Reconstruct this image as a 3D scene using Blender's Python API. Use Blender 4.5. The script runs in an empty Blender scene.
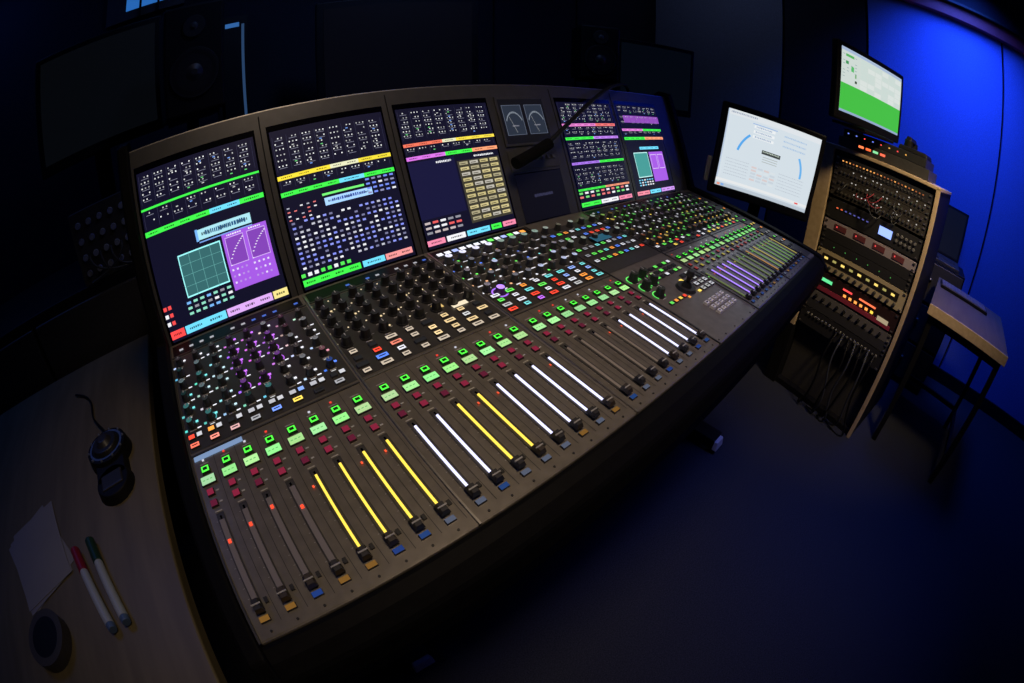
import bpy, math, random
from mathutils import Matrix, Vector
random.seed(7)
SC=bpy.context.scene
try: SC.view_settings.view_transform='Standard'
except Exception: pass
RR=random.random
def ru(a,b): return a+(b-a)*random.random()

# ---------------------------------------------------------------- materials
EG=.45
def mat(name,base=(.1,.1,.1),rough=.5,metal=0,noise=0,scale=30,bump=0,kind=None,spec=.5):
    m=bpy.data.materials.new(name);m.use_nodes=True;nt=m.node_tree;b=nt.nodes['Principled BSDF']
    b.inputs['Roughness'].default_value=rough;b.inputs['Metallic'].default_value=metal
    b.inputs['Specular IOR Level'].default_value=spec
    b.inputs['Base Color'].default_value=(*base,1)
    if kind=='col' or kind=='glow':
        a=nt.nodes.new('ShaderNodeAttribute');a.attribute_name='Col'
        if kind=='col': nt.links.new(a.outputs['Color'],b.inputs['Base Color'])
        else:
            nt.links.new(a.outputs['Color'],b.inputs['Emission Color']);b.inputs['Emission Strength'].default_value=EG
            b.inputs['Base Color'].default_value=(.01,.01,.01,1)
    if noise or bump:
        tc=nt.nodes.new('ShaderNodeTexCoord');n=nt.nodes.new('ShaderNodeTexNoise');n.inputs['Scale'].default_value=scale;n.inputs['Detail'].default_value=4
        nt.links.new(tc.outputs['Object'],n.inputs['Vector'])
        if noise:
            r=nt.nodes.new('ShaderNodeValToRGB');r.color_ramp.elements[0].position=.3;r.color_ramp.elements[1].position=.7
            r.color_ramp.elements[0].color=(*[c*(1-noise) for c in base],1);r.color_ramp.elements[1].color=(*[min(1,c*(1+noise)) for c in base],1)
            nt.links.new(n.outputs['Fac'],r.inputs['Fac']);nt.links.new(r.outputs['Color'],b.inputs['Base Color'])
        if bump:
            bp=nt.nodes.new('ShaderNodeBump');bp.inputs['Strength'].default_value=bump;bp.inputs['Distance'].default_value=.01
            nt.links.new(n.outputs['Fac'],bp.inputs['Height']);nt.links.new(bp.outputs['Normal'],b.inputs['Normal'])
    return m
def woodmat(name,c1,c2):
    m=bpy.data.materials.new(name);m.use_nodes=True;nt=m.node_tree;b=nt.nodes['Principled BSDF'];b.inputs['Roughness'].default_value=.45
    tc=nt.nodes.new('ShaderNodeTexCoord');mp=nt.nodes.new('ShaderNodeMapping');mp.inputs['Scale'].default_value=(14,1.5,14)
    n=nt.nodes.new('ShaderNodeTexNoise');n.inputs['Scale'].default_value=3;n.inputs['Detail'].default_value=6
    r=nt.nodes.new('ShaderNodeValToRGB');r.color_ramp.elements[0].position=.35;r.color_ramp.elements[1].position=.65
    r.color_ramp.elements[0].color=(*c1,1);r.color_ramp.elements[1].color=(*c2,1)
    nt.links.new(tc.outputs['Object'],mp.inputs['Vector']);nt.links.new(mp.outputs[0],n.inputs['Vector']);nt.links.new(n.outputs['Fac'],r.inputs['Fac']);nt.links.new(r.outputs['Color'],b.inputs['Base Color'])
    return m
MT={
 'glow':mat('glow_led',kind='glow',rough=.4,spec=.2),
 'plas':mat('coloured_plastic',kind='col',rough=.42),
 'surf':mat('console_metal',(.235,.215,.185),.34,.4,noise=.12,scale=60,bump=.03),
 'panel':mat('console_dark_panel',(.060,.058,.056),.42,.1,noise=.1,scale=80),
 'black':mat('black_body',(.007,.007,.008),.55,0,noise=.2,scale=20,bump=.04,spec=.25),
 'rest':mat('armrest_vinyl',(.0035,.0035,.004),.6,0,noise=.2,scale=60,bump=.08,spec=.08),
 'frame':mat('screen_frame',(.080,.080,.082),.36,.3,noise=.08,scale=50),
 'glass':mat('screen_glass',(.002,.002,.005),.12,0,spec=.35),
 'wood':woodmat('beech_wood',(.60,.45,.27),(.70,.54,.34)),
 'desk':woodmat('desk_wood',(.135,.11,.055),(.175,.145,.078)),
 'tabletop':woodmat('table_wood',(.12,.095,.075),(.16,.13,.10)),
 'metal':mat('brushed_metal',(.45,.43,.4),.35,.9,noise=.1,scale=90),
 'wallb':mat('blue_fabric_panel',(.12,.20,.62),.85,0,noise=.14,scale=160,bump=.15),
 'wall':mat('acoustic_fabric',(.17,.19,.24),.9,0,noise=.18,scale=180,bump=.15),
 'walld':mat('dark_fabric',(.022,.024,.034),.95,0,noise=.2,scale=150,bump=.15,spec=.1),
 'carpet':mat('carpet',(.036,.040,.052),.97,0,noise=.45,scale=260,bump=.5,spec=.1),
 'foam':mat('mic_foam',(.006,.006,.006),1,0,noise=.3,scale=400,bump=.6,spec=.1),
 'paper':mat('paper',(.26,.26,.28),.8,0,noise=.04,scale=10),
 'red':mat('red_trim',(.28,.03,.05),.6,0,noise=.1,scale=40),
 'cab':mat('grey_cable',(.045,.05,.06),.45),
}
MN=list(MT)
I4=Matrix.Identity(4)
class MB:
    def __init__(s): s.v=[];s.f=[];s.m=[];s.c=[]
    def face(s,pts,m,col=(1,1,1),M=I4):
        b=len(s.v)
        for p in pts: s.v.append(tuple(M@Vector(p)))
        s.f.append(tuple(range(b,b+len(pts))));s.m.append(m);s.c.append(col)
    def quad(s,x0,x1,y0,y1,z,m='glow',col=(1,1,1),M=I4):
        s.face([(x0,y0,z),(x1,y0,z),(x1,y1,z),(x0,y1,z)],m,col,M)
    def box(s,x0,x1,y0,y1,z0,z1,m='black',col=(1,1,1),M=I4,top=None,topcol=None,inset=0):
        i=inset
        P=[(x0,y0,z0),(x1,y0,z0),(x1,y1,z0),(x0,y1,z0),(x0+i,y0+i,z1),(x1-i,y0+i,z1),(x1-i,y1-i,z1),(x0+i,y1-i,z1)]
        b=len(s.v)
        for p in P:s.v.append(tuple(M@Vector(p)))
        for k,f in enumerate([(0,3,2,1),(4,5,6,7),(0,1,5,4),(1,2,6,5),(2,3,7,6),(3,0,4,7)]):
            s.f.append(tuple(b+j for j in f));s.m.append(top if (k==1 and top) else m);s.c.append(topcol if (k==1 and topcol) else col)
    def cyl(s,cx,cy,z0,z1,r0,r1,n=12,m='plas',col=(.1,.1,.1),M=I4,top=None,topcol=None,cap0=False):
        b=len(s.v)
        for z,r in((z0,r0),(z1,r1)):
            for k in range(n):
                a=2*math.pi*k/n;s.v.append(tuple(M@Vector((cx+r*math.cos(a),cy+r*math.sin(a),z))))
        for k in range(n):
            s.f.append((b+k,b+(k+1)%n,b+n+(k+1)%n,b+n+k));s.m.append(m);s.c.append(col)
        s.f.append(tuple(b+n+k for k in range(n)));s.m.append(top or m);s.c.append(topcol or col)
        if cap0: s.f.append(tuple(b+n-1-k for k in range(n)));s.m.append(m);s.c.append(col)
    def ring(s,cx,cy,z,r0,r1,n=20,m='glow',col=(1,1,1),M=I4,a0=0,a1=2*math.pi):
        for k in range(n):
            a=a0+(a1-a0)*k/n;b_=a0+(a1-a0)*(k+1)/n
            s.face([(cx+r0*math.cos(a),cy+r0*math.sin(a),z),(cx+r1*math.cos(a),cy+r1*math.sin(a),z),(cx+r1*math.cos(b_),cy+r1*math.sin(b_),z),(cx+r0*math.cos(b_),cy+r0*math.sin(b_),z)],m,col,M)
    def extrude(s,prof,x0,x1,m='black',M=I4,col=(1,1,1)):
        n=len(prof);b=len(s.v)
        for x in(x0,x1):
            for y,z in prof:s.v.append(tuple(M@Vector((x,y,z))))
        for k in range(n):
            s.f.append((b+k,b+n+k,b+n+(k+1)%n,b+(k+1)%n));s.m.append(m);s.c.append(col)
        s.f.append(tuple(b+k for k in range(n)));s.m.append(m);s.c.append(col)
        s.f.append(tuple(b+n+n-1-k for k in range(n)));s.m.append(m);s.c.append(col)
    def build(s,name,parent=None,bevel=0,smooth=False,loc=None):
        me=bpy.data.meshes.new(name);me.from_pydata(s.v,[],s.f)
        used=sorted(set(s.m),key=MN.index);ix={k:i for i,k in enumerate(used)}
        for k in used: me.materials.append(MT[k])
        ca=me.color_attributes.new('Col','FLOAT_COLOR','CORNER')
        li=0
        for p in me.polygons:
            p.material_index=ix[s.m[p.index]];c=s.c[p.index]
            k=1/EG if s.m[p.index]=='glow' else 1
            for _ in range(p.loop_total): ca.data[li].color=(c[0]*k,c[1]*k,c[2]*k,1);li+=1
            if smooth:p.use_smooth=True
        ob=bpy.data.objects.new(name,me);SC.collection.objects.link(ob)
        if parent: ob.parent=parent
        if bevel:
            md=ob.modifiers.new('bevel','BEVEL');md.width=bevel;md.segments=2;md.limit_method='ANGLE'
        return ob
def empty(name,M=I4):
    o=bpy.data.objects.new(name,None);SC.collection.objects.link(o);o.matrix_world=M;o.empty_display_size=.05;return o
def tube(name,pts,r,m,parent=None,res=4):
    cu=bpy.data.curves.new(name,'CURVE');cu.dimensions='3D';cu.bevel_depth=r;cu.bevel_resolution=res;cu.use_fill_caps=True
    sp=cu.splines.new('NURBS');sp.points.add(len(pts)-1);sp.use_endpoint_u=True;sp.order_u=4 if len(pts)>3 else len(pts)
    for i,p in enumerate(pts): sp.points[i].co=(*p,1)
    cu.materials.append(MT[m]);o=bpy.data.objects.new(name,cu);SC.collection.objects.link(o)
    if parent:o.parent=parent
    return o
def T(x,y,z,yaw=0,pitch=0,roll=0):
    return Matrix.Translation((x,y,z))@Matrix.Rotation(math.radians(yaw),4,'Z')@Matrix.Rotation(math.radians(pitch),4,'X')@Matrix.Rotation(math.radians(roll),4,'Y')

# ---------------------------------------------------------------- console frame + camera
TILT=math.radians(7.5)
CM=Matrix.Translation((0,0,.85))@Matrix.Rotation(TILT,4,'X')
Rl=Matrix(((0.75627,0.35032,-0.55257),(-0.64797,0.51780,-0.55860),(0.09040,0.78060,0.61860)))
Rl=Rl.to_quaternion().normalized().to_matrix()
CL=Rl.to_4x4();CL.translation=(.0923,-.1975,.3894)
cam=bpy.data.cameras.new('camera');co=bpy.data.objects.new('camera',cam);SC.collection.objects.link(co)
co.matrix_world=CM@CL
cam.type='PANO';cam.clip_start=.01;cam.clip_end=50
cam.sensor_width=36*10.5/15.797      # equisolid fisheye: same angle of view as a 16 mm full-frame fisheye
SC.camera=co

P=.03;GAP=.0074
BAY=[0,.2474,.4948,.9297,1.1771]      # first channel x of each 8-fader bay
SX=[b-.0084 for b in BAY]            # screen left edges
YS,ZS,AL,H,WD=.448,.003,1.0631,.2861,.2177
XL,XR=-.018,1.478                     # panel extents
con=empty('mixing_console',CM)
SM=Matrix.Translation((0,YS,ZS))@Matrix.Rotation(AL,4,'X')

# ---- body
b=MB()
b.box(XL,XR,-.044,.452,-.03,0,'surf')
TX=math.cos(AL)*.335;TZ=math.sin(AL)*.335
b.extrude([(YS-.005,-.09),(YS+.16,-.09),(YS+TX+.07,ZS+TZ-.06),(YS+TX+.02,ZS+TZ-.004),(YS+.006,ZS-.006)],XL,XR,'black')
b.build('body',con,.003)
b=MB()
b.box(XL,XR,-.018,.33,-.016,0,'frame',M=SM)
for x in BAY[1:3]+[BAY[3],BAY[4]]: b.box(x-.0235,x-.0215,-.012,.322,0,.0012,'black',M=SM)
b.box(XL,XR,.330,.333,-.012,-.002,'metal',M=SM)
b.build('screen_bezel',con,.003)
b=MB()
b.extrude([(-.044,.001),(-.044,-.10),(-.080,-.102),(-.094,-.085),(-.096,-.035),(-.086,-.014),(-.065,-.003)],XL-.02,XR+.02,'rest')
b.extrude([(-.044,-.03),(-.044,-.10),(.5,-.16),(.5,-.03)],XL,XR,'rest')
b.build('armrest',con,.006)
b=MB()
pr=[(-.094,-.085),(.0,-.14),(YS+.16,-.14),(YS+TX+.09,ZS+TZ-.05),(YS+TX+.03,ZS+TZ+.012),(YS+TX-.01,ZS+TZ+.012),(YS-.012,.014),(-.06,.006),(-.096,-.02)]
b.extrude(pr,XL-.022,XL,'rest')
b.extrude(pr,XR,XR+.03,'rest')
b.build('side_cheeks',con,.004)

# ---- surface relief
b=MB()
def seg(x0,x1): b.quad(x0,x1,.205,.405,.0006,'panel')
for k,x in enumerate(BAY):
    x0=x-.0165;x1=x+.2265
    seg(x0+.002,x1)
    b.box(x0-.0012,x0+.0012,-.044,.44,0,.0025,'metal' if k in(1,2) else 'frame')
    b.box(x0,x1,.1985,.2005,0,.0016,'metal' if k==1 else 'frame')
    b.box(x0,x1,.408,.410,0,.0016,'frame')
    for i in range(8):
        b.cyl(x+i*P,-.036,0,.001,.0016,.0014,8,'plas',(.02,.02,.02))
        b.quad(x+i*P+.0145,x+i*P+.0152,-.03,.198,.0005,'panel')
        b.quad(x+i*P-.005,x+i*P+.004,.110,.1115,.0008,'plas',(.6,.58,.52))
    b.quad(x0+.004,x1-.004,.413,.440,.0006,'black')
b.box(.7195,.7215,-.044,.44,0,.0025,'frame')
b.quad(.724,.911,.205,.405,.0006,'panel')
b.box(1.4045,1.4065,-.044,.44,0,.0025,'frame')
b.quad(1.41,1.47,-.03,.43,.0006,'panel')
for x in(.73,.76,.80,.84,.88,.905): b.cyl(x,-.036,0,.001,.0016,.0014,8,'plas',(.02,.02,.02))
b.build('surface_panels',con)

# ---- faders
Y_=(1.4,1.0,.12);W_=(1.1,1.1,1.6);PU=(.5,.28,1.3)
FC={4:Y_,5:Y_,6:Y_,7:Y_,8:W_,9:W_,10:Y_,11:Y_,12:W_,13:W_,14:W_,15:W_,20:W_,21:W_,22:W_,23:W_}
b=MB();g=MB()
def channel(x,col,idx):
    b.box(x-.0050,x+.0050,-.014,.108,0,.0012,'panel')
    b.quad(x-.0012,x+.0012,-.010,.104,.0014,'glass')
    for t in range(9):
        b.quad(x-.0075,x-.0058,.002+t*.012,.0026+t*.012,.0008,'plas',(.5,.5,.48))
    if col: g.box(x-.0014,x+.0014,-.004,.098,.0012,.0028,'glow',col)
    y=-.010
    kc=random.choice([(.03,.03,.035),(.03,.03,.035),(.05,.04,.035)])
    b.box(x-.0055,x+.0055,y-.0075,y+.0075,.004,.0105,'plas',kc,inset=.002)
    b.box(x-.0052,x+.0052,y-.0008,y+.0008,.0095,.0112,'plas',(.45,.45,.45))
    b.box(x-.0015,x+.0015,y-.004,y+.004,0,.006,'plas',(.02,.02,.02))
    cc=random.choice([(.03,.12,.6),(.6,.28,.05),(.03,.14,.55),(.25,.3,.45)])
    b.box(x-.006,x+.006,y-.0165,y-.0095,0,.003,'plas',(.05,.05,.055),top='glow',topcol=tuple(q*.32 for q in cc),inset=.0006)
    b.box(x+.0085,x+.0125,y+.001,y+.007,0,.003,'plas',(.03,.03,.03))
for k,bx in enumerate(BAY):
    for i in range(8):
        n=k*8+i;x=bx+i*P
        col=FC.get(n) if k<3 else ({1:PU,2:PU,3:PU,4:PU}.get(i) if k==3 else None)
        if n in(16,17,18,19): col=(.14,.10,.075)
        if k==3 and i in(0,5,6,7): col=(.12,.16,.05)
        if k==4: col=random.choice([(.40,.33,.07),(.15,.3,.07),(.45,.22,.05),(.1,.1,.06)])
        channel(x,col,n)
        if n<4:
            b.box(x-.0032,x+.0032,.0,.098,.0012,.0026,'plas',(.26,.24,.25))
            g.quad(x-.0018,x+.0018,.066+.008*(i%3),.071+.008*(i%3),.0034,'glow',(1.5,.1,.04))
        elif RR()<.3 or k>=3:
            g.quad(x-.0098,x-.0075,.084,.0875,.002,'glow',(1.2,.12,.04) if k<3 else random.choice([(1.2,.12,.04),(1.2,.8,.1),(.2,1,.1)]))
        for yy in(.122,.138):
            lit=(.34,.02,.06) if k<3 else random.choice([(.4,.03,.02),(.06,.4,.05),(.5,.42,.03)])
            if yy<.13 and k<3 and i%2==0: lit=(.16,.012,.04)
            b.box(x-.0075,x+.0025,yy-.005,yy+.005,0,.003,'plas',(.04,.02,.025),top='glow',topcol=tuple(c*.7 for c in lit),inset=.0008)
            b.quad(x+.0045,x+.0085,yy-.001,yy+.001,.0008,'plas',(.6,.6,.6))
        b.box(x-.0105,x+.0095,.149,.1615,0,.003,'plas',(.05,.05,.05))
        gg=(.50,1.1,.42) if k<3 else random.choice([(.25,1.0,.2),(.5,.9,.3),(.2,.8,.2)])
        g.quad(x-.0098,x+.0088,.1495,.161,.0032,'glow',tuple(c*ru(.65,1) for c in gg))
        for q in range(3): g.quad(x-.0075+q*.005,x-.0045+q*.005,.1545,.156,.0034,'glow',(.15,.5,.15))
        b.box(x-.0060,x+.0060,.1655,.1760,0,.0045,'plas',(.03,.1,.03),top='glow',topcol=(.12,1.4,.08),inset=.001)
        b.box(x-.0030,x+.0030,.1690,.1730,.0045,.0052,'plas',(.02,.06,.02))
        if RR()<.5: g.quad(x-.002,x+.001,.186,.189,.001,'glow',(1.0,.06,.04) if RR()<.5 else (.7,.7,.8))
        b.quad(x-.006,x+.006,.181,.1825,.0008,'plas',(.5,.5,.5))
b.build('faders_and_buttons',con);g.build('fader_lights',con)

# ---- pots
b=MB();g=MB()
def pot(x,y,r=.0062,h=.013,body=(.035,.035,.04),cap=None,dot=None,lab=True,glowcap=False):
    b.cyl(x,y,0,.003,r*1.25,r*1.15,12,'plas',(.03,.03,.032))
    b.cyl(x,y,.003,h,r,r*.82,12,'plas',body,top='glow' if glowcap else 'plas',topcol=cap or tuple(c*1.4 for c in body))
    b.box(x-.0006,x+.0006,y,y+r*.8,h,h+.0006,'plas',(.7,.7,.7))
    if dot:
        s=.0020
        g.quad(x+r+.001,x+r+.001+2*s,y+r*.3,y+r*.3+2*s,.0015,'glow',dot)
    if lab: b.quad(x-.005,x+.005,y-r-.0045,y-r-.003,.001,'plas',(.55,.55,.55))
def btn(x,y,w,h,col,z=.0035,label=None):
    b.box(x-w/2,x+w/2,y-h/2,y+h/2,0,z,'plas',(.06,.06,.065),top='glow',topcol=col,inset=.0006)
    if label: b.quad(x-w*.3,x+w*.3,y-h*.12,y+h*.12,z+.0004,'plas',(.02,.02,.02))
TE=(.25,1.0,1.0);WH=(1.1,1.1,1.2);BL=(.15,.35,1.4);VI=(.9,.25,1.5);OR=(1.5,.5,.08);RD=(1.5,.1,.05);GN=(.2,1.2,.15);YE=(1.4,1.0,.15);OFF=(.015,.015,.017)
rowsY=[.388,.3605,.333,.3055,.278,.2505]
for i in range(8):                                  # bay 1
    x=BAY[0]+i*P-.003
    for j,y in enumerate(rowsY):
        if i<3: d=(TE if RR()<.6 else (.7,1.,1.1)) if j>0 else WH
        elif i in(3,4): d=VI if j<5 else TE
        elif i==5: d=VI if j in(1,2,3) else WH
        else: d=WH if RR()<.6 else (BL if RR()<.4 else (1,.4,.5))
        on=RR()<.7
        pot(x,y,.0056,.012,(.04,.04,.045),cap=tuple(c*.14 for c in d),dot=d if on else None,glowcap=RR()<.35)
        if RR()<.8: g.quad(x-.0122,x-.0082,y-.008,y-.0042,.001,'glow',tuple(c*ru(.5,1) for c in d))
        if RR()<.6: g.quad(x+.007,x+.013,y-.009,y-.0070,.001,'glow',WH)
        if RR()<.4: g.quad(x-.004,x+.003,y-.0125,y-.0112,.001,'glow',(.8,.8,.8))
        if d==VI and RR()<.6: g.ring(x,y,.0011,.0073,.0088,12,'glow',(.6,.14,1.0),a0=-.7,a1=2.6)
        if d==TE and RR()<.3: g.ring(x,y,.0011,.0073,.0086,12,'glow',(.1,.5,.55),a0=-.7,a1=2.0)
    btn(x-.004,.229,.010,.008,RD if i==0 else (OR if i==1 else ((.55,.55,.6) if RR()<.6 else OFF)))
    btn(x+.008,.229,.009,.008,(.3,.5,1.1) if i in(5,) else ((.7,.7,.75) if RR()<.6 else OFF))
    btn(x-.002,.214,.014,.008,{0:(1.4,.25,.15),1:(1.4,.4,.3),4:(.25,.45,1.4),5:YE,2:(.9,.5,.5)}.get(i,(.45,.45,.48) if RR()<.6 else OFF),label=1)
g.quad(-.012,.058,.189,.197,.0012,'glow',(.20,.30,.50))
for i in range(8):                                  # bay 2
    x=BAY[1]+i*P-.003
    for j,y in enumerate([.39,.362,.334,.306,.278]):
        pot(x,y,.0078,.016,(.028,.028,.03),dot=(1,.75,.4) if RR()<.2 else None)
        if RR()<.6: b.quad(x+.010,x+.014,y,y+.001,.001,'plas',(.6,.6,.6))
        if RR()<.5: g.quad(x-.0135,x-.0112,y+.006,y+.0085,.001,'glow',(1,.8,.5))
    for j,y in enumerate([.256,.241,.226,.212]):
        r=RR();c=OFF
        if i>=5 and j<3: c=(1.1,.80,.40) if r<.6 else ((.9,.9,.9) if r<.85 else OFF)
        elif i==4 and j in(1,2): c=(1.4,1.0,.5)
        elif i in(1,2) and j in(1,2): c={(1,1):RD,(2,1):(1.1,.3,.2),(1,2):BL,(2,2):WH}[(i,j)]
        elif r<.5: c=(.75,.62,.48)
        btn(x,y,.012 if RR()<.5 else .018,.009,tuple(k*.9 for k in c),label=1 if c!=OFF else None)
g.quad(BAY[1]+.143,BAY[1]+.16,.276,.288,.0026,'glow',(.9,.6,.2))
g.quad(BAY[1]+.170,BAY[1]+.198,.264,.274,.0026,'glow',(1.,.85,.6))
for i in range(8):                                  # bay 3
    x=BAY[2]+i*P-.003
    for j,y in enumerate([.39,.362,.334,.306,.278]):
        d=random.choice([WH,WH,BL,TE,(.9,.7,.5),GN])
        if j==0: pot(x,y,.0085,.016,(.10,.10,.12),cap=(.9,.9,1.1) if i<4 else (.25,.35,.3),dot=BL,glowcap=True)
        else: pot(x,y,.0066,.014,(.05,.05,.055),cap=(.15,.15,.18) if RR()<.6 else (.5,.55,.8),dot=d,glowcap=RR()<.45)
        if RR()<.8: g.quad(x-.0132,x-.009,y-.006,y-.002,.001,'glow',random.choice([WH,BL,(1.2,.6,.3),GN,WH,TE]))
        if RR()<.55: g.quad(x-.006,x+.004,y-.013,y-.0110,.001,'glow',WH)
    for j,y in enumerate([.256,.241,.226,.212]):
        c=random.choice([WH,(.4,.6,1.3),TE,OR,RD,GN,VI,(.7,.7,.7),WH])
        btn(x,y,.012 if RR()<.5 else .017,.009,tuple(k*.85 for k in c),label=1 if c!=OFF else None)
b.cyl(BAY[2]+.012,.262,0,.012,.009,.007,16,'plas',(.1,.03,.15),top='glow',topcol=(.7,.35,1.5))
g.ring(BAY[2]+.012,.262,.0012,.0115,.0145,16,'glow',(.5,.2,1.2))
for i in range(13):
    g.quad(BAY[2]-.006+i*.017,BAY[2]+.006+i*.017,.418,.428,.002,'glow',random.choice([WH,(.5,.6,1.2),WH,OR,GN]))
for k in(0,1,3,4):
    for i in range(12):
        if RR()<.6: g.quad(BAY[k]+i*.019,BAY[k]+.007+i*.019,.420,.425,.002,'glow',tuple(c*.4 for c in random.choice([WH,BL,GN if k>2 else WH])))
for k in(3,4):                                      # bays 4,5
    for i in range(8):
        x=BAY[k]+i*P-.003
        for j,y in enumerate([.39,.36,.33,.30,.27,.242]):
            d=random.choice([GN,GN,(.6,1.2,.2),WH,YE,WH] if j<4 else [GN,YE,OR])
            pot(x,y,.0066,.013,(.05,.055,.05),cap=tuple(c*.3 for c in d),dot=d,glowcap=RR()<.4)
            if RR()<.85: g.quad(x-.014,x-.009,y-.006,y-.002,.001,'glow',tuple(c*.95 for c in d))
        for y in(.226,.212):
            btn(x,y,.013,.008,tuple(c*.85 for c in random.choice([GN,GN,YE,WH,RD,OFF])),label=1)
cx=.728
for j in range(7):
    for i in range(9):
        x=cx+.01+i*.0195;y=.395-j*.0245
        if j in(0,3) :
            if i%2==0: pot(x,y,.0075,.014,(.04,.04,.045),cap=(.3,.35,.3),dot=random.choice([GN,WH,BL]),glowcap=RR()<.5)
        else: btn(x,y,.012,.009,tuple(c*.75 for c in random.choice([WH,GN,BL,OR,RD,OFF,(.4,.4,.45),TE])),label=1)
b.quad(.80,.86,.300,.330,.0052,'glass')
g.quad(.803,.857,.303,.327,.0056,'glow',(.02,.10,.16))
for (x,y) in [(.745,.165),(.775,.165),(.745,.135),(.775,.138),(.748,.105)]:
    pot(x,y,.009,.018,(.03,.03,.03),cap=(.05,.06,.05),dot=GN)
    g.ring(x,y,.0012,.0115,.0138,14,'glow',(.15,1.0,.15),a0=-.6,a1=3.7)
for i in range(6):
    for j in range(3):
        btn(.80+i*.017,.172-j*.015,.011,.009,tuple(c*.7 for c in random.choice([GN,GN,WH,OFF,(.5,.9,.3),OFF])))
b.cyl(.825,.090,0,.006,.022,.019,24,'plas',(.03,.03,.03))
b.cyl(.825,.090,.006,.016,.011,.007,16,'plas',(.015,.015,.015))
b.cyl(.825,.090,.016,.030,.004,.006,12,'plas',(.02,.02,.02))
b.cyl(.825,.090,.030,.040,.009,.007,16,'plas',(.03,.03,.03))
g.quad(.842,.852,.066,.072,.001,'glow',YE);g.quad(.800,.806,.066,.071,.001,'glow',OR);g.quad(.838,.848,.108,.116,.001,'glow',YE)
for i in range(3):
    for j in range(4):
        btn(.862+i*.019,.120-j*.017,.013,.011,tuple(c*.5 for c in random.choice([(.8,.8,.8),(.5,.5,.5),WH,OFF])),label=1)
for i in range(5):
    for j in range(3):
        b.box(.815+i*.017-.006,.815+i*.017+.006,.036-j*.015-.005,.036-j*.015+.005,0,.0045,'plas',(.85,.85,.80),inset=.0008)
        b.quad(.812+i*.017,.818+i*.017,.035-j*.015,.037-j*.015,.0049,'plas',(.05,.05,.05))
for i in range(4): btn(.745+i*.016,.075,.010,.008,tuple(c*.7 for c in random.choice([YE,GN,RD,OR])))
for i in range(2):
    for j in range(14):
        x=1.425+i*.022;y=.40-j*.028
        btn(x,y,.011,.009,tuple(c*.6 for c in random.choice([YE,GN,OFF,OFF,OR,(.4,.4,.4)])))
b.build('knobs_and_keys',con);g.build('indicator_leds',con)

# ---------------------------------------------------------------- screens
class Scr:
    def __init__(s,mb,M,x,y,w,h): s.mb,s.M,s.x,s.y,s.w,s.h=mb,M,x,y,w,h
    def r(s,u0,u1,v0,v1,col,z=.0012):
        s.mb.quad(s.x+u0*s.w,s.x+u1*s.w,s.y+(1-v1)*s.h,s.y+(1-v0)*s.h,z,'glow',col,s.M)
    def frame(s,u0,u1,v0,v1,col,t=.006,z=.0016):
        s.r(u0,u1,v0,v0+t,col,z);s.r(u0,u1,v1-t,v1,col,z);s.r(u0,u0+t,v0,v1,col,z);s.r(u1-t,u1,v0,v1,col,z)
    def dots(s,u0,u1,v0,v1,nu,nv,cols,fu=.5,fv=.5,p=1,z=.0016):
        du=(u1-u0)/nu;dv=(v1-v0)/nv
        for i in range(nu):
            for j in range(nv):
                if RR()<p:
                    c=random.choice(cols);s.r(u0+i*du,u0+i*du+du*fu,v0+j*dv,v0+j*dv+dv*fv,c,z)
    def text(s,u0,u1,v0,v1,col,z=.0018):
        u=u0
        while u<u1:
            w=ru(.006,.016);s.r(u,min(u+w,u1),v0+(v1-v0)*ru(0,.15),v1-(v1-v0)*ru(0,.15),col,z);u+=w+.006
    def strip(s,v0,v1,parts,z=.0014):
        for u0,u1,c in parts:
            s.r(u0,u1,v0,v1,c,z)
            if v1-v0>.018:
                n=max(1,int((u1-u0)/.12))
                for k in range(n):
                    a=u0+(u1-u0)*(k+.2)/n;s.text(a,a+(u1-u0)/n*.6,v0+(v1-v0)*.35,v0+(v1-v0)*.65,tuple(q*.15 for q in c),z+.0004)
    def channels(s,v0,v1,rows=4):
        rows=rows+1 if rows>2 else rows
        dv=(v1-v0)/rows
        for j in range(rows):
            for i in range(8):
                u=.03+i*.12
                for q in range(3):
                    if RR()<.78:
                        k=ru(.4,1.1);s.r(u+q*.030,u+q*.030+.010,v0+j*dv,v0+j*dv+.008,(k,k,k))
                if RR()<.7: s.r(u+.005,u+.070,v0+j*dv+.016,v0+j*dv+.019,(.25,.25,.33))
                if RR()<.3: s.r(u+.02,u+.04,v0+j*dv+.024,v0+j*dv+.030,random.choice([(.15,.7,.2),(.2,.4,1.),(.6,.6,.6)]))
        for i in range(9): s.r(.015+i*.12,.0170+i*.12,v0-.01,v1,(.05,.05,.10),.0013)
LG=(.06,1.0,.08);PK=(1.0,.28,.45);CY=(.18,.8,1.1);PUR=(.40,.11,.82);DK=(.0045,.0045,.020)
WHI=(.95,.95,1.0)
glass=MB();sc=MB()
for x in SX: glass.quad(x-.004,x+WD+.004,-.004,H+.012,.0004,'glass',M=SM)
S=[Scr(sc,SM,x,0,WD,H) for x in SX]
for s in S: s.r(0,1,0,1,DK,.0008)
s=S[0]; s.channels(.03,.20);s.r(0,1,.223,.236,LG);s.channels(.25,.345,2)
s.strip(.360,.390,[(0,.55,LG),(.55,.8,CY),(.8,1,LG)])
s.strip(.455,.515,[(.42,.86,(.45,.85,.95))]);s.text(.48,.82,.47,.50,(.02,.1,.25));s.r(.40,.42,.45,.52,(.2,.5,1));s.r(.42,.86,.525,.532,(.2,.4,.9))
s.r(.22,.58,.555,.80,(.04,.15,.16));s.frame(.22,.58,.555,.80,(.4,1.1,1.1),.008)
for k in range(1,4): s.r(.22,.58,.555+k*.061,.557+k*.061,(.15,.45,.43),.0018);s.r(.22+k*.09,.223+k*.09,.555,.80,(.15,.45,.43),.0018)
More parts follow.
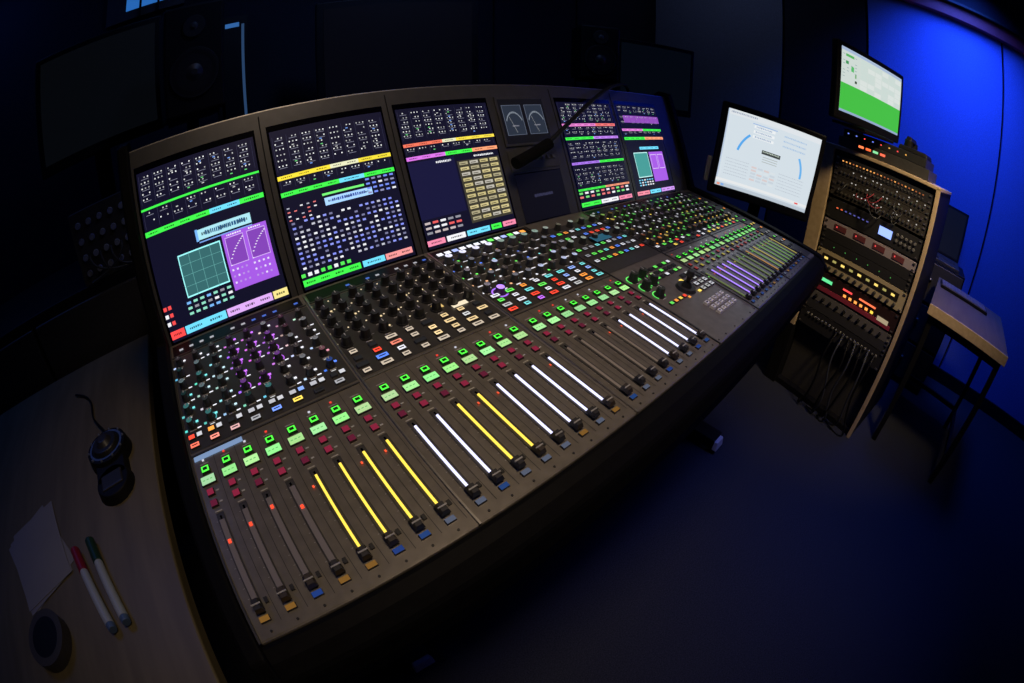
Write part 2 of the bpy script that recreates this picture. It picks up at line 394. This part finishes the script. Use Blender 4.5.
s.r(.60,.97,.53,.86,PUR)
for (a,c) in((.62,.77),(.80,.95)):
    s.r(a,c,.555,.72,(.24,.06,.5),.0016);s.frame(a,c,.555,.72,(.75,.5,1.),.004,.0018)
    for k in range(10):
        u=a+(c-a)*k/10;v=.72-.15*(k/10)**.6;s.r(u,u+.013,v-.006,v,(.9,.8,1),.002)
    s.dots(a,c,.74,.85,4,3,[(.85,.75,1),(.5,.3,.8)],.4,.3)
s.text(.64,.76,.538,.548,WHI);s.text(.82,.92,.538,.548,WHI)
s.dots(.20,.60,.82,.91,7,3,[WHI,(.3,.8,.6),(.3,.3,.35),(.2,.5,1.)],.6,.45)
s.dots(.0,.08,.80,.93,2,3,[(1.,.08,.08),WHI,(.5,.1,.1)],.7,.5)
s.strip(.940,.985,[(0,.12,(1.1,.08,.08)),(.13,.48,CY),(.49,.87,(.8,.45,1.)),(.88,1,(1.,.85,.3))])
s=S[1]; s.channels(.05,.27,5)
s.strip(.298,.325,[(0,.45,(1.1,.85,.05)),(.45,.7,(.9,.9,.6)),(.7,1,(1.,.8,.05))]);s.channels(.34,.38,1);s.strip(.402,.43,[(0,.5,LG),(.5,.72,CY),(.72,1,LG)])
s.strip(.47,.484,[(.33,.7,(.2,1.,.2))]);s.strip(.50,.548,[(.34,.76,(.45,.75,1.2))]);s.text(.4,.7,.512,.534,(.05,.1,.4))
s.dots(.02,.30,.50,.60,5,4,[WHI,(.5,.5,.6),(.9,.2,.2)],.4,.3,.7)
s.dots(.72,1.0,.44,.56,5,4,[(.2,.3,1.),WHI,(.3,.3,.5)],.6,.4)
s.dots(.03,.99,.595,.90,18,10,[WHI,(.25,.3,1.),(.3,.35,1.),(.2,.2,.35),(.6,.6,.7)],.52,.40,.9)
s.strip(.942,.98,[(.0,.5,LG),(.52,.72,CY),(.73,.98,(1.,.35,.35))])
s.dots(.0,.45,.905,.935,8,1,[(.1,.9,.1),WHI],.6,.7)
s=S[2]; s.channels(.03,.235,5)
s.strip(.263,.286,[(0,.4,(1.,.2,.12)),(.4,.55,(.9,.9,.6)),(.55,1,(1.1,.85,.08))]);s.channels(.30,.34,1)
s.strip(.358,.385,[(0,.4,(.8,.2,.9)),(.4,.7,LG),(.7,1,(1.1,.4,.2))])
s.text(.28,.44,.415,.432,WHI);s.text(.70,.93,.41,.425,WHI)
s.r(.50,.99,.44,.90,(.05,.045,.03))
s.dots(.52,.99,.45,.90,4,11,[(.62,.53,.24),(.68,.58,.28),(.55,.52,.45),(.45,.40,.24)],.80,.56)
s.dots(.53,1.0,.461,.911,4,11,[(.06,.05,.03)],.5,.14,z=.002)
s.dots(.02,.42,.82,.92,5,3,[(.9,.12,.12),WHI,(.3,.3,.35),(.6,.5,.5)],.7,.45)
s.r(.0,.48,.40,.80,(.008,.008,.045),.001)
s.strip(.942,.98,[(.0,.18,PK),(.2,.4,WHI),(.42,.68,CY),(.7,.82,LG),(.84,1,PK)])
s=S[3]; s.channels(.02,.20,4);s.strip(.213,.24,[(0,.6,(.9,.25,.7)),(.6,1,(1.,.2,.2))]);s.channels(.25,.33,2)
s.strip(.343,.368,[(0,.5,LG),(.5,1,(.6,.25,1.))]);s.channels(.40,.56,3);s.strip(.578,.60,[(0,.5,(.45,.2,.95)),(.5,1,LG)])
s.channels(.64,.80,3);s.strip(.82,.838,[(0,.5,LG),(.5,1,(1.,.35,.2))]);s.dots(0,1,.85,.92,10,2,[WHI,(.9,.2,.2),(.2,.8,.2)],.6,.5)
s.strip(.942,.98,[(.0,.35,LG),(.36,.7,WHI),(.72,1,PK)])
s=S[4]; s.channels(.02,.10,2);s.r(.1,1,.12,.20,(.30,.08,.50));s.channels(.13,.24,2)
s.strip(.268,.292,[(0,.5,(.9,.25,.8)),(.5,1,LG)]);s.channels(.30,.35,1);s.strip(.36,.39,[(0,.5,LG),(.5,1,(1.1,.4,.2))])
s.strip(.47,.50,[(.3,.8,CY)]);s.r(.12,.46,.53,.80,(.06,.34,.32));s.frame(.12,.46,.53,.80,(.6,1.,1.),.009)
s.r(.50,.88,.53,.86,PUR);s.frame(.52,.68,.56,.72,(.85,.7,1));s.frame(.71,.86,.56,.72,(.85,.7,1))
s.dots(.1,.48,.82,.9,6,3,[WHI,(.2,.7,1.)],.6,.5)
s.strip(.94,.98,[(0,.3,(1.,.3,.4)),(.32,.6,CY),(.62,1,(.7,.35,1.))])
glass.quad(.735,.868,.182,.292,.0012,'black',M=SM)
glass.quad(.732,.876,-.002,.112,.0006,'glass',M=SM)
m=MB();m.box(.728,.876,.176,.298,0,.004,'frame',M=SM)
m.box(.728,.880,.118,.168,0,.002,'panel',M=SM)
for i in range(8): m.box(.738+i*.017,.749+i*.017,.138,.149,.002,.005,'plas',(.09,.09,.095),M=SM,inset=.001)
m.build('meter_module',con,.001)
ms=Scr(sc,SM,.734,.182,.136,.110)
ms.r(0,1,0,1,(.004,.004,.006),.0043)
for a in(.05,.54):
    ms.r(a,a+.41,.14,.82,(.022,.030,.048),.0046);ms.frame(a,a+.41,.14,.82,(.11,.13,.18),.01,.005)
    for k in range(19):
        t=math.radians(35+110*k/18);u=a+.205-.20*math.cos(t);v=.70-.40*math.sin(t)
        ms.r(u,u+.010,v-.01,v+.03,(.32,.36,.42),.0052)
    for k in range(12): ms.r(a+.205-.10*k/12,a+.211-.10*k/12,.74-.36*k/12,.77-.36*k/12,(.35,.35,.35),.0054)
    ms.text(a+.14,a+.28,.60,.63,(.25,.25,.3),.0052)
t=Scr(sc,SM,.732,0,.144,.11);t.r(0,1,0,1,(.002,.002,.006),.0009);t.text(.3,.7,.45,.52,(.04,.04,.09),.0014)
glass.build('screen_glass',con);sc.build('screen_displays',con)

# ---- pedestals
b=MB()
iC=CM.inverted()
for x,y0 in((.127,.14),(1.42,.07)):
    b.box(x-.04,x+.04,.28,.40,.06,.80,'black',M=iC)
    b.box(x-.035,x+.035,y0,.66,.02,.07,'black',M=iC)
    b.cyl(x,y0+.04,0,.02,.03,.03,16,'metal',M=iC);b.cyl(x,.62,0,.02,.03,.03,16,'metal',M=iC)
    b.box(x-.032,x+.032,y0-.02,y0+.03,.02,.06,'plas',(.6,.6,.65),M=iC,inset=.006)
b.box(.127,1.42,.32,.36,.35,.45,'black',M=iC)
b.build('pedestal_legs',con,.003)

# ---------------------------------------------------------------- gooseneck mic
mic=empty('gooseneck_microphone',T(1.31,.60,1.2))
def rel(pts,o=(1.31,.60,1.2)): return [tuple(a-b_ for a,b_ in zip(p,o)) for p in pts]
tube('gooseneck',rel([(1.31,.60,1.19),(1.31,.60,1.235),(1.24,.57,1.25),(1.10,.53,1.225),(.98,.50,1.17),(.86,.475,1.105),(.80,.465,1.075)]),.0055,'black',mic)
tube('capsule',rel([(.82,.467,1.083),(.78,.462,1.068),(.74,.458,1.055),(.71,.455,1.048)]),.0135,'foam',mic)
b=MB();b.cyl(0,0,-.02,.012,.022,.02,20,'black');b.build('base',mic)

# ---------------------------------------------------------------- monitors
def monitor(name,M,w,h,paint,bez=.018,stand=None):
    e=empty(name,M)
    b=MB()
    b.box(-w/2-bez,w/2+bez,.0,.035,-bez-.012,h+bez,'black')
    b.box(-w*.3,w*.3,.035,.06,h*.15,h*.8,'black')
    b.build('housing',e,.006)
    F=Matrix.Rotation(math.radians(90),4,'X')
    d=MB();d.quad(-w/2,w/2,0,h,.0008,'glass',M=F)
    s=Scr(d,F,-w/2,0,w,h)
    if paint: paint(s)
    d.build('display',e)
    if stand:
        b=MB();b.box(-.03,.03,.04,.06,-stand,h*.4,'black');b.box(-.11,.11,-.06,.13,-stand,-stand+.012,'black');b.build('stand',e,.003)
    return e
def white_ui(s):
    bg=(.66,.74,.80);s.r(0,1,0,1,bg,.0012)
    s.r(0,1,0,.07,(.74,.78,.82),.0014);s.text(.03,.3,.02,.045,(.35,.4,.5),.0018);s.r(.0,.012,.0,.9,(.5,.6,.75),.0016)
    for k in range(3): s.r(.28,.50,.12+k*.065,.155+k*.065,(.85,.88,.9),.0016);s.text(.3,.47,.125+k*.065,.148+k*.065,(.35,.45,.6),.002);s.text(.60,.85,.125+k*.065,.148+k*.065,(.4,.55,.75),.002)
    s.r(.26,.52,.10,.11,(.3,.45,.75),.0018)
    s.r(.40,.60,.40,.45,(.05,.06,.06),.0018);s.text(.41,.59,.41,.425,(.6,.7,.6),.0022)
    for k in range(3): s.r(.42,.58,.48+k*.03,.49+k*.03,(.45,.5,.5),.0018)
    for a0,c in((2.35,(.1,.4,.85)),(-.05,(.15,.45,.85))):
        s.mb.ring(s.x+s.w*.5,s.y+s.h*.42,.0018,.118,.126,10,'glow',c,s.M,a0,a0+.6)
    for k in range(6):
        s.text(.06,.30,.62+k*.04,.632+k*.04,(.5,.56,.63),.0018);s.text(.62,.9,.62+k*.04,.632+k*.04,(.5,.56,.63),.0018)
    s.dots(.33,.6,.64,.84,4,5,[(.58,.65,.72),(.7,.76,.8),(.7,.6,.6)],.8,.6)
    s.r(0,1,.90,.935,(.8,.82,.83),.0016);s.r(0,1,.955,1,(.50,.57,.65),.0016);s.r(.02,.05,.965,.99,(.9,.3,.2),.0018);s.r(.06,.09,.965,.99,(.2,.4,.8),.0018);s.r(.86,.9,.91,.93,(.8,.1,.1),.0018)
yawm=math.degrees(math.atan2(-.355,.21))
tm=monitor('touch_screen_monitor',T(1.604,.212,.934,yawm,0,4.8),.348,.275,white_ui,.020)
b=MB();b.box(-.02,.02,.05,.075,-.20,.15,'black');b.box(-.06,.06,.05,.09,-.22,-.19,'black')
b.box(-.213,-.196,.02,.04,.0,.09,'plas',(.35,.33,.28));b.build('support_arm',tm,.003)
def green_ui(s):
    s.r(0,1,0,1,(.62,.70,.66),.0012);s.r(0,1,0,.05,(.4,.5,.7),.0014);s.r(0,1,.56,1,(.06,.52,.06),.0014)
    s.dots(.28,1,.07,.56,6,6,[(.70,.76,.73),(.6,.7,.66)],.9,.9,z=.0015)
    s.r(.06,.18,.09,.13,(.1,.45,.12),.0018);s.r(.06,.10,.20,.25,(.05,.3,.1),.0018);s.r(.14,.18,.26,.34,(.1,.5,.15),.0018);s.r(.2,.22,.36,.42,(.15,.4,.15),.0018);s.r(.2,.23,.46,.50,(.02,.05,.02),.0018)
    s.dots(.02,.25,.10,.5,4,8,[(.35,.45,.45)],.5,.25,.6,.0017)
    s.r(0,1,.965,1,(.3,.4,.6),.0018)
yawr=math.degrees(math.atan2(-.285,.42))
monitor('desktop_monitor',T(2.03,-.105,1.328,yawr,0),.43,.262,green_ui,.022,stand=.048)

# ---------------------------------------------------------------- equipment rack
RM=T(2.095,.04,0,-102.9)
rack=empty('equipment_rack',RM)
w=.485;hh=1.165;dp=.55
b=MB()
b.box(-.065,-.003,0,dp,0,hh+.01,'black');b.box(w+.003,w+.022,0,dp,0,hh+.01,'black');b.box(-.065,w+.022,.0,dp,hh-.012,hh+.008,'black')
b.box(-.065,w+.022,dp-.01,dp,0,hh,'black');b.box(-.065,w+.022,0,dp,0,.03,'black')
b.build('carcass',rack,.002)
b=MB()
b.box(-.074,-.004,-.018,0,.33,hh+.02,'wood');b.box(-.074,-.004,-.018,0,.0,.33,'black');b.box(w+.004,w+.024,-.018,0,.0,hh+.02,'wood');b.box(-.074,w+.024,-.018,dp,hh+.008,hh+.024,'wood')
b.build('wood_trim',rack,.003)
b=MB();g=MB();F=Matrix.Rotation(math.radians(90),4,'X')
def unit(z,hu,kind,col=(.03,.03,.033)):
    h=.0445*hu
    b.box(.004,w-.004,-.006,.30,z+.001,z+h-.001,'plas',col)
    for sx in(.010,w-.022):
        b.box(sx,sx+.012,-.010,-.006,z+.006,z+.012,'metal')
        b.box(sx,sx+.012,-.010,-.006,z+h-.012,z+h-.006,'metal')
    return z,h
def G(x0,x1,z0,z1,c,d=.0095): g.face([(x0,-d,z0),(x1,-d,z0),(x1,-d,z1),(x0,-d,z1)],'glow',c)
z=hh-.06
unit(z,1,'p')
for i in range(24):
    G(.04+i*.017,.047+i*.017,z+.024,z+.029,(1.2,.5,.12) if RR()<.6 else (.4,.12,.04));b.cyl(.044+i*.017,z+.012,.006,.0095,.004,.0035,8,'plas',(.12,.12,.12),M=F)
z-=.0445
for r in range(3):
    unit(z,1,'p',(.05,.045,.04))
    for i in range(22):
        b.cyl(.04+i*.0195,z+.022,.006,.012,.006,.005,8,'metal',M=F)
        if RR()<.45: G(.04+i*.0195,.045+i*.0195,z+.034,z+.038,(.7,.65,.6))
    z-=.0445
for i in range(9):
    x0=.08+RR()*.33;x1=x0+ru(-.08,.08);zc=hh-.14+ru(-.03,.03)
    tube('patch_cord_%d'%i,[(x0,-.012,zc),(x0,-.04,zc-.01),((x0+x1)/2,-.05,zc-.05),(x1,-.035,zc-.05+ru(0,.03)),(x1,-.012,zc-.03)],.0024,'cab' if i%4 else 'red',rack,2)
z-=.01;unit(z-.0445,2,'lcd',(.03,.03,.032))
G(.27,.335,z-.018,z+.018,(.45,.65,1.7));
for i in range(5):
    for k in range(2): b.cyl(.36+i*.022,z-.010+k*.025,.006,.012,.007,.006,10,'plas',(.2,.2,.2),M=F)
for i in range(8): G(.05+i*.022,.060+i*.022,z+.006,z+.011,(.9,.15,.05) if RR()<.5 else (.1,.1,.4))
z-=.0445+.05
unit(z,1,'silver',(.40,.34,.37));
for i in range(4): b.box(.06+i*.10,.12+i*.10,-.0085,-.006,z+.01,z+.034,'plas',(.18,.05,.06));G(.07+i*.10,.075+i*.10,z+.02,z+.026,(1.3,.1,.1))
z-=.0445;unit(z,1,'dark');
z-=.0445;unit(z,1,'dark')
for i in range(6): G(.08+i*.06,.083+i*.06,z+.02,z+.024,(.1,.5,.1))
z-=.09
unit(z,2,'tan',(.55,.46,.28))
b.box(.035,.445,-.0088,-.006,z+.036,z+.070,'plas',(.03,.025,.02))
for i in range(9): G(.047+i*.045,.066+i*.045,z+.048,z+.058,(1.2,.85,.2) if i%2==0 else (.4,.35,.1))
for i in range(12): b.cyl(.05+i*.035,z+.018,.006,.018,.008,.006,10,'plas',(.05,.05,.05),M=F)
z-=.10
unit(z,2,'mix',(.04,.02,.02))
G(.05,.12,z+.05,z+.065,(.15,.9,.35));G(.18,.23,z+.058,z+.066,(1.4,.1,.1))
for i in range(6): G(.19+i*.03,.205+i*.03,z+.03,z+.042,random.choice([(1.4,.9,.1),(1.5,.5,.1),(1.3,.9,.1),(.1,.6,.3)]))
G(.27,.36,z+.056,z+.064,(1.4,.25,.1));G(.38,.44,z+.02,z+.04,(.4,.32,.2))
b.box(.03,.455,-.0088,-.006,z+.004,z+.024,'plas',(.42,.05,.09))
z-=.05;unit(z,1,'dark',(.16,.15,.14))
for i in range(10): b.cyl(.06+i*.04,z+.022,.006,.014,.008,.007,10,'plas',(.03,.03,.03),M=F)
z-=.0445;unit(z,1,'dark',(.05,.05,.055));z-=.09;unit(z,2,'dark')
for i in range(20): b.cyl(.045+i*.021,z+.06,.006,.013,.006,.005,8,'plas',(.2,.2,.2),M=F)
b.build('rack_units',rack);g.build('rack_lights',rack)
for i in range(7):
    x0=.22+i*.036
    tube('cable_%d'%i,[(x0,-.01,z+.06),(x0+.01,-.06,z+.05),(x0+ru(-.02,.04),-.09,z-.05),(x0+ru(-.03,.05),-.08,max(z-.18,.06)),(x0+ru(-.03,.06),-.07,.012),(x0+ru(-.08,.08),-.02,.010)],.005,'cab' if i%2 else 'black',rack,2)
b=MB();b.box(.0,w,.04,.30,.03,z-.01,'panel');b.build('lower_shelf',rack)
e=empty('rackmount_processor',RM@T(0,0,hh+.026))
b=MB();b.box(.0,.44,.01,.30,.0,.0445,'panel');b.box(.02,.42,.012,.28,.0455,.082,'plas',(.03,.03,.03))
b.build('case',e,.002)
g=MB()
for k,c in enumerate([(1.5,.3,.1),(1.5,.2,.05),(.3,.9,.4),(1.4,.2,.1)]): g.face([(.10+k*.035,.0098,.02),(.125+k*.035,.0098,.02),(.125+k*.035,.0098,.03),(.10+k*.035,.0098,.03)],'glow',c)
for k in range(8): g.face([(.04+k*.04,.0118,.062),(.047+k*.04,.0118,.062),(.047+k*.04,.0118,.067),(.04+k*.04,.0118,.067)],'glow',random.choice([(.2,.3,1.),(1.,.5,.1),(1.2,.1,.1)]))
g.build('lights',e)
e=empty('desk_telephone',RM@T(.35,.07,hh+.026+.082))
b=MB();b.box(-.07,.07,-.05,.12,0,.02,'black',inset=.006);b.cyl(-.03,-.01,.02,.05,.022,.020,16,'black');b.cyl(-.03,.11,.02,.05,.022,.02,16,'black');b.box(-.045,-.015,-.02,.12,.045,.065,'black',inset=.005);b.build('handset_and_base',e,.004,)

# ---------------------------------------------------------------- side table + laptop
TMx=T(2.06,-.555,0,-99)
tb=empty('side_table',TMx)
b=MB();b.box(0,.47,0,.66,.700,.725,'tabletop');b.box(0,.47,-.006,0,.680,.727,'wood');b.build('top',tb,.002)
b=MB()
for x,y in((.03,.03),(.44,.03),(.03,.62),(.44,.62)): b.box(x-.013,x+.013,y-.013,y+.013,0,.70,'black')
b.box(.03,.44,.02,.04,.64,.67,'black');b.box(.03,.44,.61,.63,.12,.145,'black');b.box(.02,.04,.03,.62,.12,.145,'black');b.box(.43,.45,.03,.62,.12,.145,'black')
b.build('legs',tb)
kb=empty('computer_keyboard',TMx@T(.18,.50,.726,4))
b=MB();b.box(-.16,.16,-.07,.07,0,.014,'black')
for i in range(14):
    for j in range(5): b.box(-.152+i*.0218,-.134+i*.0218,-.06+j*.0235,-.041+j*.0235,.014,.019,'plas',(.20,.20,.26))
b.build('keys_and_case',kb)
dc=empty('drawer_cabinet',T(2.80,-.58,0,-95))
b=MB();b.box(-.26,.26,0,.30,0,.78,'black')
for k in range(3): b.box(-.25,.25,-.012,0,.04+k*.25,.27+k*.25,'panel');b.box(-.05,.05,-.03,-.012,.17+k*.25,.18+k*.25,'metal')
b.build('drawers',dc,.003)
lp=empty('laptop',T(2.93,-.60,.781,-95))
b=MB();b.box(-.20,.20,-.12,.12,0,.018,'panel');b.build('base',lp,.003)
b=MB()
for i in range(14):
    for j in range(5): b.box(-.18+i*.0255,-.158+i*.0255,-.01+j*.022,.009+j*.022,.018,.0205,'plas',(.05,.05,.055))
b.quad(-.045,.045,-.10,-.035,.0185,'black');b.build('keys',lp)
L2=T(0,.12,.018,0,-8)
b=MB();b.box(-.20,.20,0,.008,0,.31,'black',M=L2);b.face([tuple(L2@Vector(p)) for p in((-.185,-.0008,.015),(.185,-.0008,.015),(.185,-.0008,.295),(-.185,-.0008,.295))],'glow',(.003,.004,.010));b.build('lid',lp,.002)

# ---------------------------------------------------------------- left desk + things
dk=empty('wooden_desk',T(-.145,.95,0,1.5))
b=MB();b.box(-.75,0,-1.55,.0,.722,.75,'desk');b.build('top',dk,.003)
b=MB()
for x,y in((-.72,-1.5),(-.04,-1.5),(-.72,-.04),(-.04,-.04)): b.box(x-.02,x+.02,y-.02,y+.02,0,.722,'black')
b.box(-.72,-.04,-.05,-.03,.25,.70,'black');b.build('frame',dk)
pk=empty('trackball_controller',T(-.232,.435,.75,8))
b=MB();b.cyl(0,-.055,0,.018,.044,.038,28,'black');b.box(-.040,.040,-.055,.04,0,.018,'black',inset=.005)
b.cyl(.0,.04,.0,.026,.054,.049,36,'black');b.cyl(0,.04,.026,.034,.034,.030,32,'plas',(.02,.02,.02));b.cyl(0,.04,.034,.043,.020,.012,24,'plas',(.03,.03,.035))
b.ring(0,.04,.0268,.0375,.0425,32,'plas',(.07,.13,.34))
for k in range(10):
    a=k*math.pi/5;b.box(.045*math.cos(a)-.003,.045*math.cos(a)+.003,.04+.045*math.sin(a)-.003,.04+.045*math.sin(a)+.003,.025,.030,'plas',(.14,.17,.28),inset=.001)
b.box(-.026,.026,-.075,-.035,.018,.021,'plas',(.03,.03,.035),inset=.002);b.build('body',pk,.002)
tube('lead',[(0,.09,.01),(-.01,.14,.01),(-.06,.2,.006),(-.03,.3,.006),(-.1,.36,.006)],.0025,'black',pk,2)
def marker(loc,yaw,cap):
    e=empty('marker_pen',T(*loc,yaw));R=Matrix.Rotation(math.radians(-90),4,'X')
    b=MB();b.cyl(0,0,-.07,.055,.0085,.0085,16,'plas',(.40,.46,.54),M=R,cap0=True);b.cyl(0,0,.045,.100,.0095,.0098,16,'plas',cap,M=R,cap0=True);b.cyl(0,0,-.080,-.07,.0075,.0088,16,'plas',(.08,.14,.3),M=R,cap0=True)
    b.build('barrel',e,.001)
marker((-.292,.175,.7598),22,(.25,.012,.03));marker((-.258,.18,.7598),19,(.015,.05,.03))
pp=empty('paper_sheets',T(-.445,.31,.7505,25))
b=MB()
for k in range(3):
    M=T(ru(-.01,.01),ru(-.01,.01),k*.0012,ru(-9,9));b.box(-.07,.07,-.10,.10,0,.0008,'paper',M=M)
b.build('sheets',pp)
tr=empty('tape_roll',T(-.42,.12,.75))
b=MB()
b.cyl(0,0,0,.022,.050,.050,32,'plas',(.05,.045,.04));b.cyl(0,0,.022,.0221,.050,.036,32,'plas',(.06,.055,.045),top='black')
b.build('roll',tr)

# ---------------------------------------------------------------- stuff behind console
sh=empty('equipment_bench')
b=MB();b.box(-.08,2.15,.80,1.35,.90,.93,'black')
for x in(-.05,.7,1.4,2.12):
    for y in(.84,1.31): b.box(x-.025,x+.025,y-.025,y+.025,0,.90,'black')
b.build('bench_frame',sh)
sh=empty('equipment_cabinet')
b=MB();b.box(-.95,-.10,1.00,1.50,.0,.93,'black')
for k in range(2): b.box(-.94+k*.425,-.53+k*.425,.985,1.00,.06,.90,'panel');b.box(-.60+k*.16,-.59+k*.16,.97,.985,.45,.60,'metal')
b.build('cabinet_body',sh,.003)
e=empty('patch_panel',T(-.20,1.02,.93,8))
b=MB();b.box(-.10,.10,0,.05,0,.20,'panel')
F3=Matrix.Rotation(math.radians(90),4,'X')
for i in range(5):
    for j in range(4): b.cyl(-.075+i*.036,.03+j*.045,0,.008,.010,.008,10,'plas',(.3,.33,.42),M=F3)
b.build('panel',e)
for k in range(4): tube('patch_lead_%d'%k,[(-.06+k*.036,-.008,.075),(-.06+k*.036,-.03,.06),(-.05+k*.03,-.03,.02),(ru(-.1,.1),-.02,.006)],.003,'cab',e,2)
monitor('video_monitor',T(-.21,1.26,1.30,8,0),.42,.34,lambda s:s.r(0,1,0,1,(.0015,.002,.003),.0012),.022,stand=.368)
monitor('wall_television',T(.88,1.28,1.18,-14,0),.56,.40,lambda s:s.r(0,1,0,1,(.001,.001,.002),.0012),.03,stand=.248)
monitor('video_monitor',T(1.90,.86,1.17,-30,0),.36,.29,lambda s:s.r(0,1,0,1,(.001,.002,.004),.0012),.02,stand=.238)
def speaker(M,w,h,d,pole):
    e=empty('studio_speaker',M)
    b=MB();b.box(-w/2,w/2,0,d,0,h,'black')
    b.build('cabinet',e,.008)
    b=MB();R=Matrix.Rotation(math.radians(90),4,'X')
    b.cyl(0,h*.36,0,.006,w*.42,w*.40,28,'plas',(.02,.02,.023),M=R);b.ring(0,h*.36,.0065,w*.30,w*.36,28,'plas',(.01,.01,.01),M=R)
    b.cyl(0,h*.36,.006,.012,w*.14,w*.05,20,'plas',(.04,.04,.04),M=R)
    b.cyl(0,h*.78,0,.006,w*.20,w*.18,20,'plas',(.03,.03,.032),M=R);b.cyl(0,h*.78,.006,.010,w*.07,w*.03,14,'plas',(.08,.08,.08),M=R)
    b.build('drivers',e)
    b=MB();b.box(-w*.4,w*.4,d*.1,d*.9,-.012,0,'black');b.cyl(0,d*.5,-pole+.012,-.012,.018,.018,14,'black');b.cyl(0,d*.5,-pole,-pole+.012,w*.35,w*.34,20,'black');b.build('stand',e)
speaker(T(.125,.97,1.265,6),.17,.31,.2,.335)
speaker(T(1.45,.83,1.262,-35),.15,.22,.16,.332)

# ---------------------------------------------------------------- room
b=MB();b.box(-2.0,3.3,-3.2,1.9,-.05,0,'carpet');b.build('floor')
b=MB();b.box(-2.0,3.3,-3.2,1.9,2.7,2.75,'walld');b.build('ceiling')
b=MB();b.box(-2.0,3.3,1.7,1.8,0,2.7,'walld')
for x in(.25,.82,1.10,1.65,2.3): b.box(x-.008,x+.008,1.69,1.70,0,2.7,'black')
b.build('wall_back')
b=MB();b.box(3.2,3.3,-3.2,1.7,0,2.7,'walld')
b.box(3.17,3.2,-.98,.02,.05,2.33,'wallb');b.box(3.17,3.2,-2.1,-1.0,.05,2.33,'wallb');b.box(3.17,3.2,.04,.62,.05,2.33,'walld');b.box(3.17,3.2,.64,1.66,.05,2.33,'wall')
b.build('wall_right')
b=MB();b.box(-2.0,-1.9,-3.2,1.7,0,2.7,'walld')
for k in range(9): b.box(-1.9,-1.88,-3+k*.5,-2.52+k*.5,.05,2.6,'wall')
b.build('wall_left')
b=MB();b.box(-1.9,3.2,-3.3,-3.2,0,2.7,'walld');b.build('wall_front')
b=MB();b.box(3.10,3.17,-3.1,1.6,2.33,2.44,'red');b.box(3.06,3.10,-3.1,1.6,2.42,2.44,'black');b.build('trim_1',bevel=.004)
b=MB();b.box(3.15,3.17,-3.1,1.6,0,.09,'black');b.build('baseboard_right')
wn=MB();wn.box(-.25,.10,1.67,1.70,1.80,2.35,'frame')
wn.face([(-.16,1.668,1.84),(.05,1.668,1.84),(.05,1.668,2.32),(-.16,1.668,2.32)],'glow',(.02,.13,.45))
for k in range(2): wn.box(-.10+k*.08,-.09+k*.08,1.655,1.668,1.8,2.32,'black')
wn.box(.27,.375,1.67,1.70,1.13,1.68,'black')
wn.face([(.350,1.668,1.15),(.362,1.668,1.15),(.362,1.668,1.64),(.350,1.668,1.64)],'glow',(.02,.05,.12))
wn.face([(.28,1.668,1.63),(.34,1.668,1.63),(.34,1.668,1.65),(.28,1.668,1.65)],'glow',(.03,.12,.35));wn.build('window_1')

# ---------------------------------------------------------------- lights
def area(name,loc,rot,size,e,col,sy=None,spread=None):
    l=bpy.data.lights.new(name,'AREA');l.energy=e;l.color=col;l.size=size
    if sy: l.shape='RECTANGLE';l.size_y=sy
    if spread: l.spread=math.radians(spread)
    o=bpy.data.objects.new(name,l);SC.collection.objects.link(o);o.location=loc
    d=Vector(rot)-Vector(loc);o.rotation_euler=d.to_track_quat('-Z','Y').to_euler();return o
area('ceiling_lamp_warm',(.55,-.30,2.5),(.55,.12,.8),.5,1.9,(1,.76,.54),spread=70)
area('wall_wash_blue',(2.60,-.65,2.45),(3.2,-.72,1.25),.35,14,(.035,.13,1),1.0,spread=120)
area('ceiling_lamp_blue',(1.3,-.6,2.6),(1.25,-.35,0),.4,1.6,(.05,.13,1),spread=50)
area('window_blue',(-.9,1.3,2.5),(-.9,.4,.8),.5,2.5,(.06,.2,1))
area('panel_fill_cool',(2.3,.9,2.6),(3.2,1.05,1.7),.3,1.1,(.40,.50,.95))  # added fill, lifts the grey right-wall panels; no fixture there
area('bench_fill_cool',(.9,.3,2.6),(.8,1.5,1.4),.3,1.2,(.25,.40,1.0),spread=90)  # added cool fill so the gear behind the console shows
area('rack_fill_warm',(1.2,-.9,2.3),(2.1,-.36,.9),.2,2.2,(1,.74,.42),spread=52)  # added warm fill brightening rack wood and table edge, no real lamp
w_=bpy.data.worlds.new('world');SC.world=w_;w_.use_nodes=True;w_.node_tree.nodes['Background'].inputs['Color'].default_value=(.01,.015,.04,1);w_.node_tree.nodes['Background'].inputs['Strength'].default_value=.2
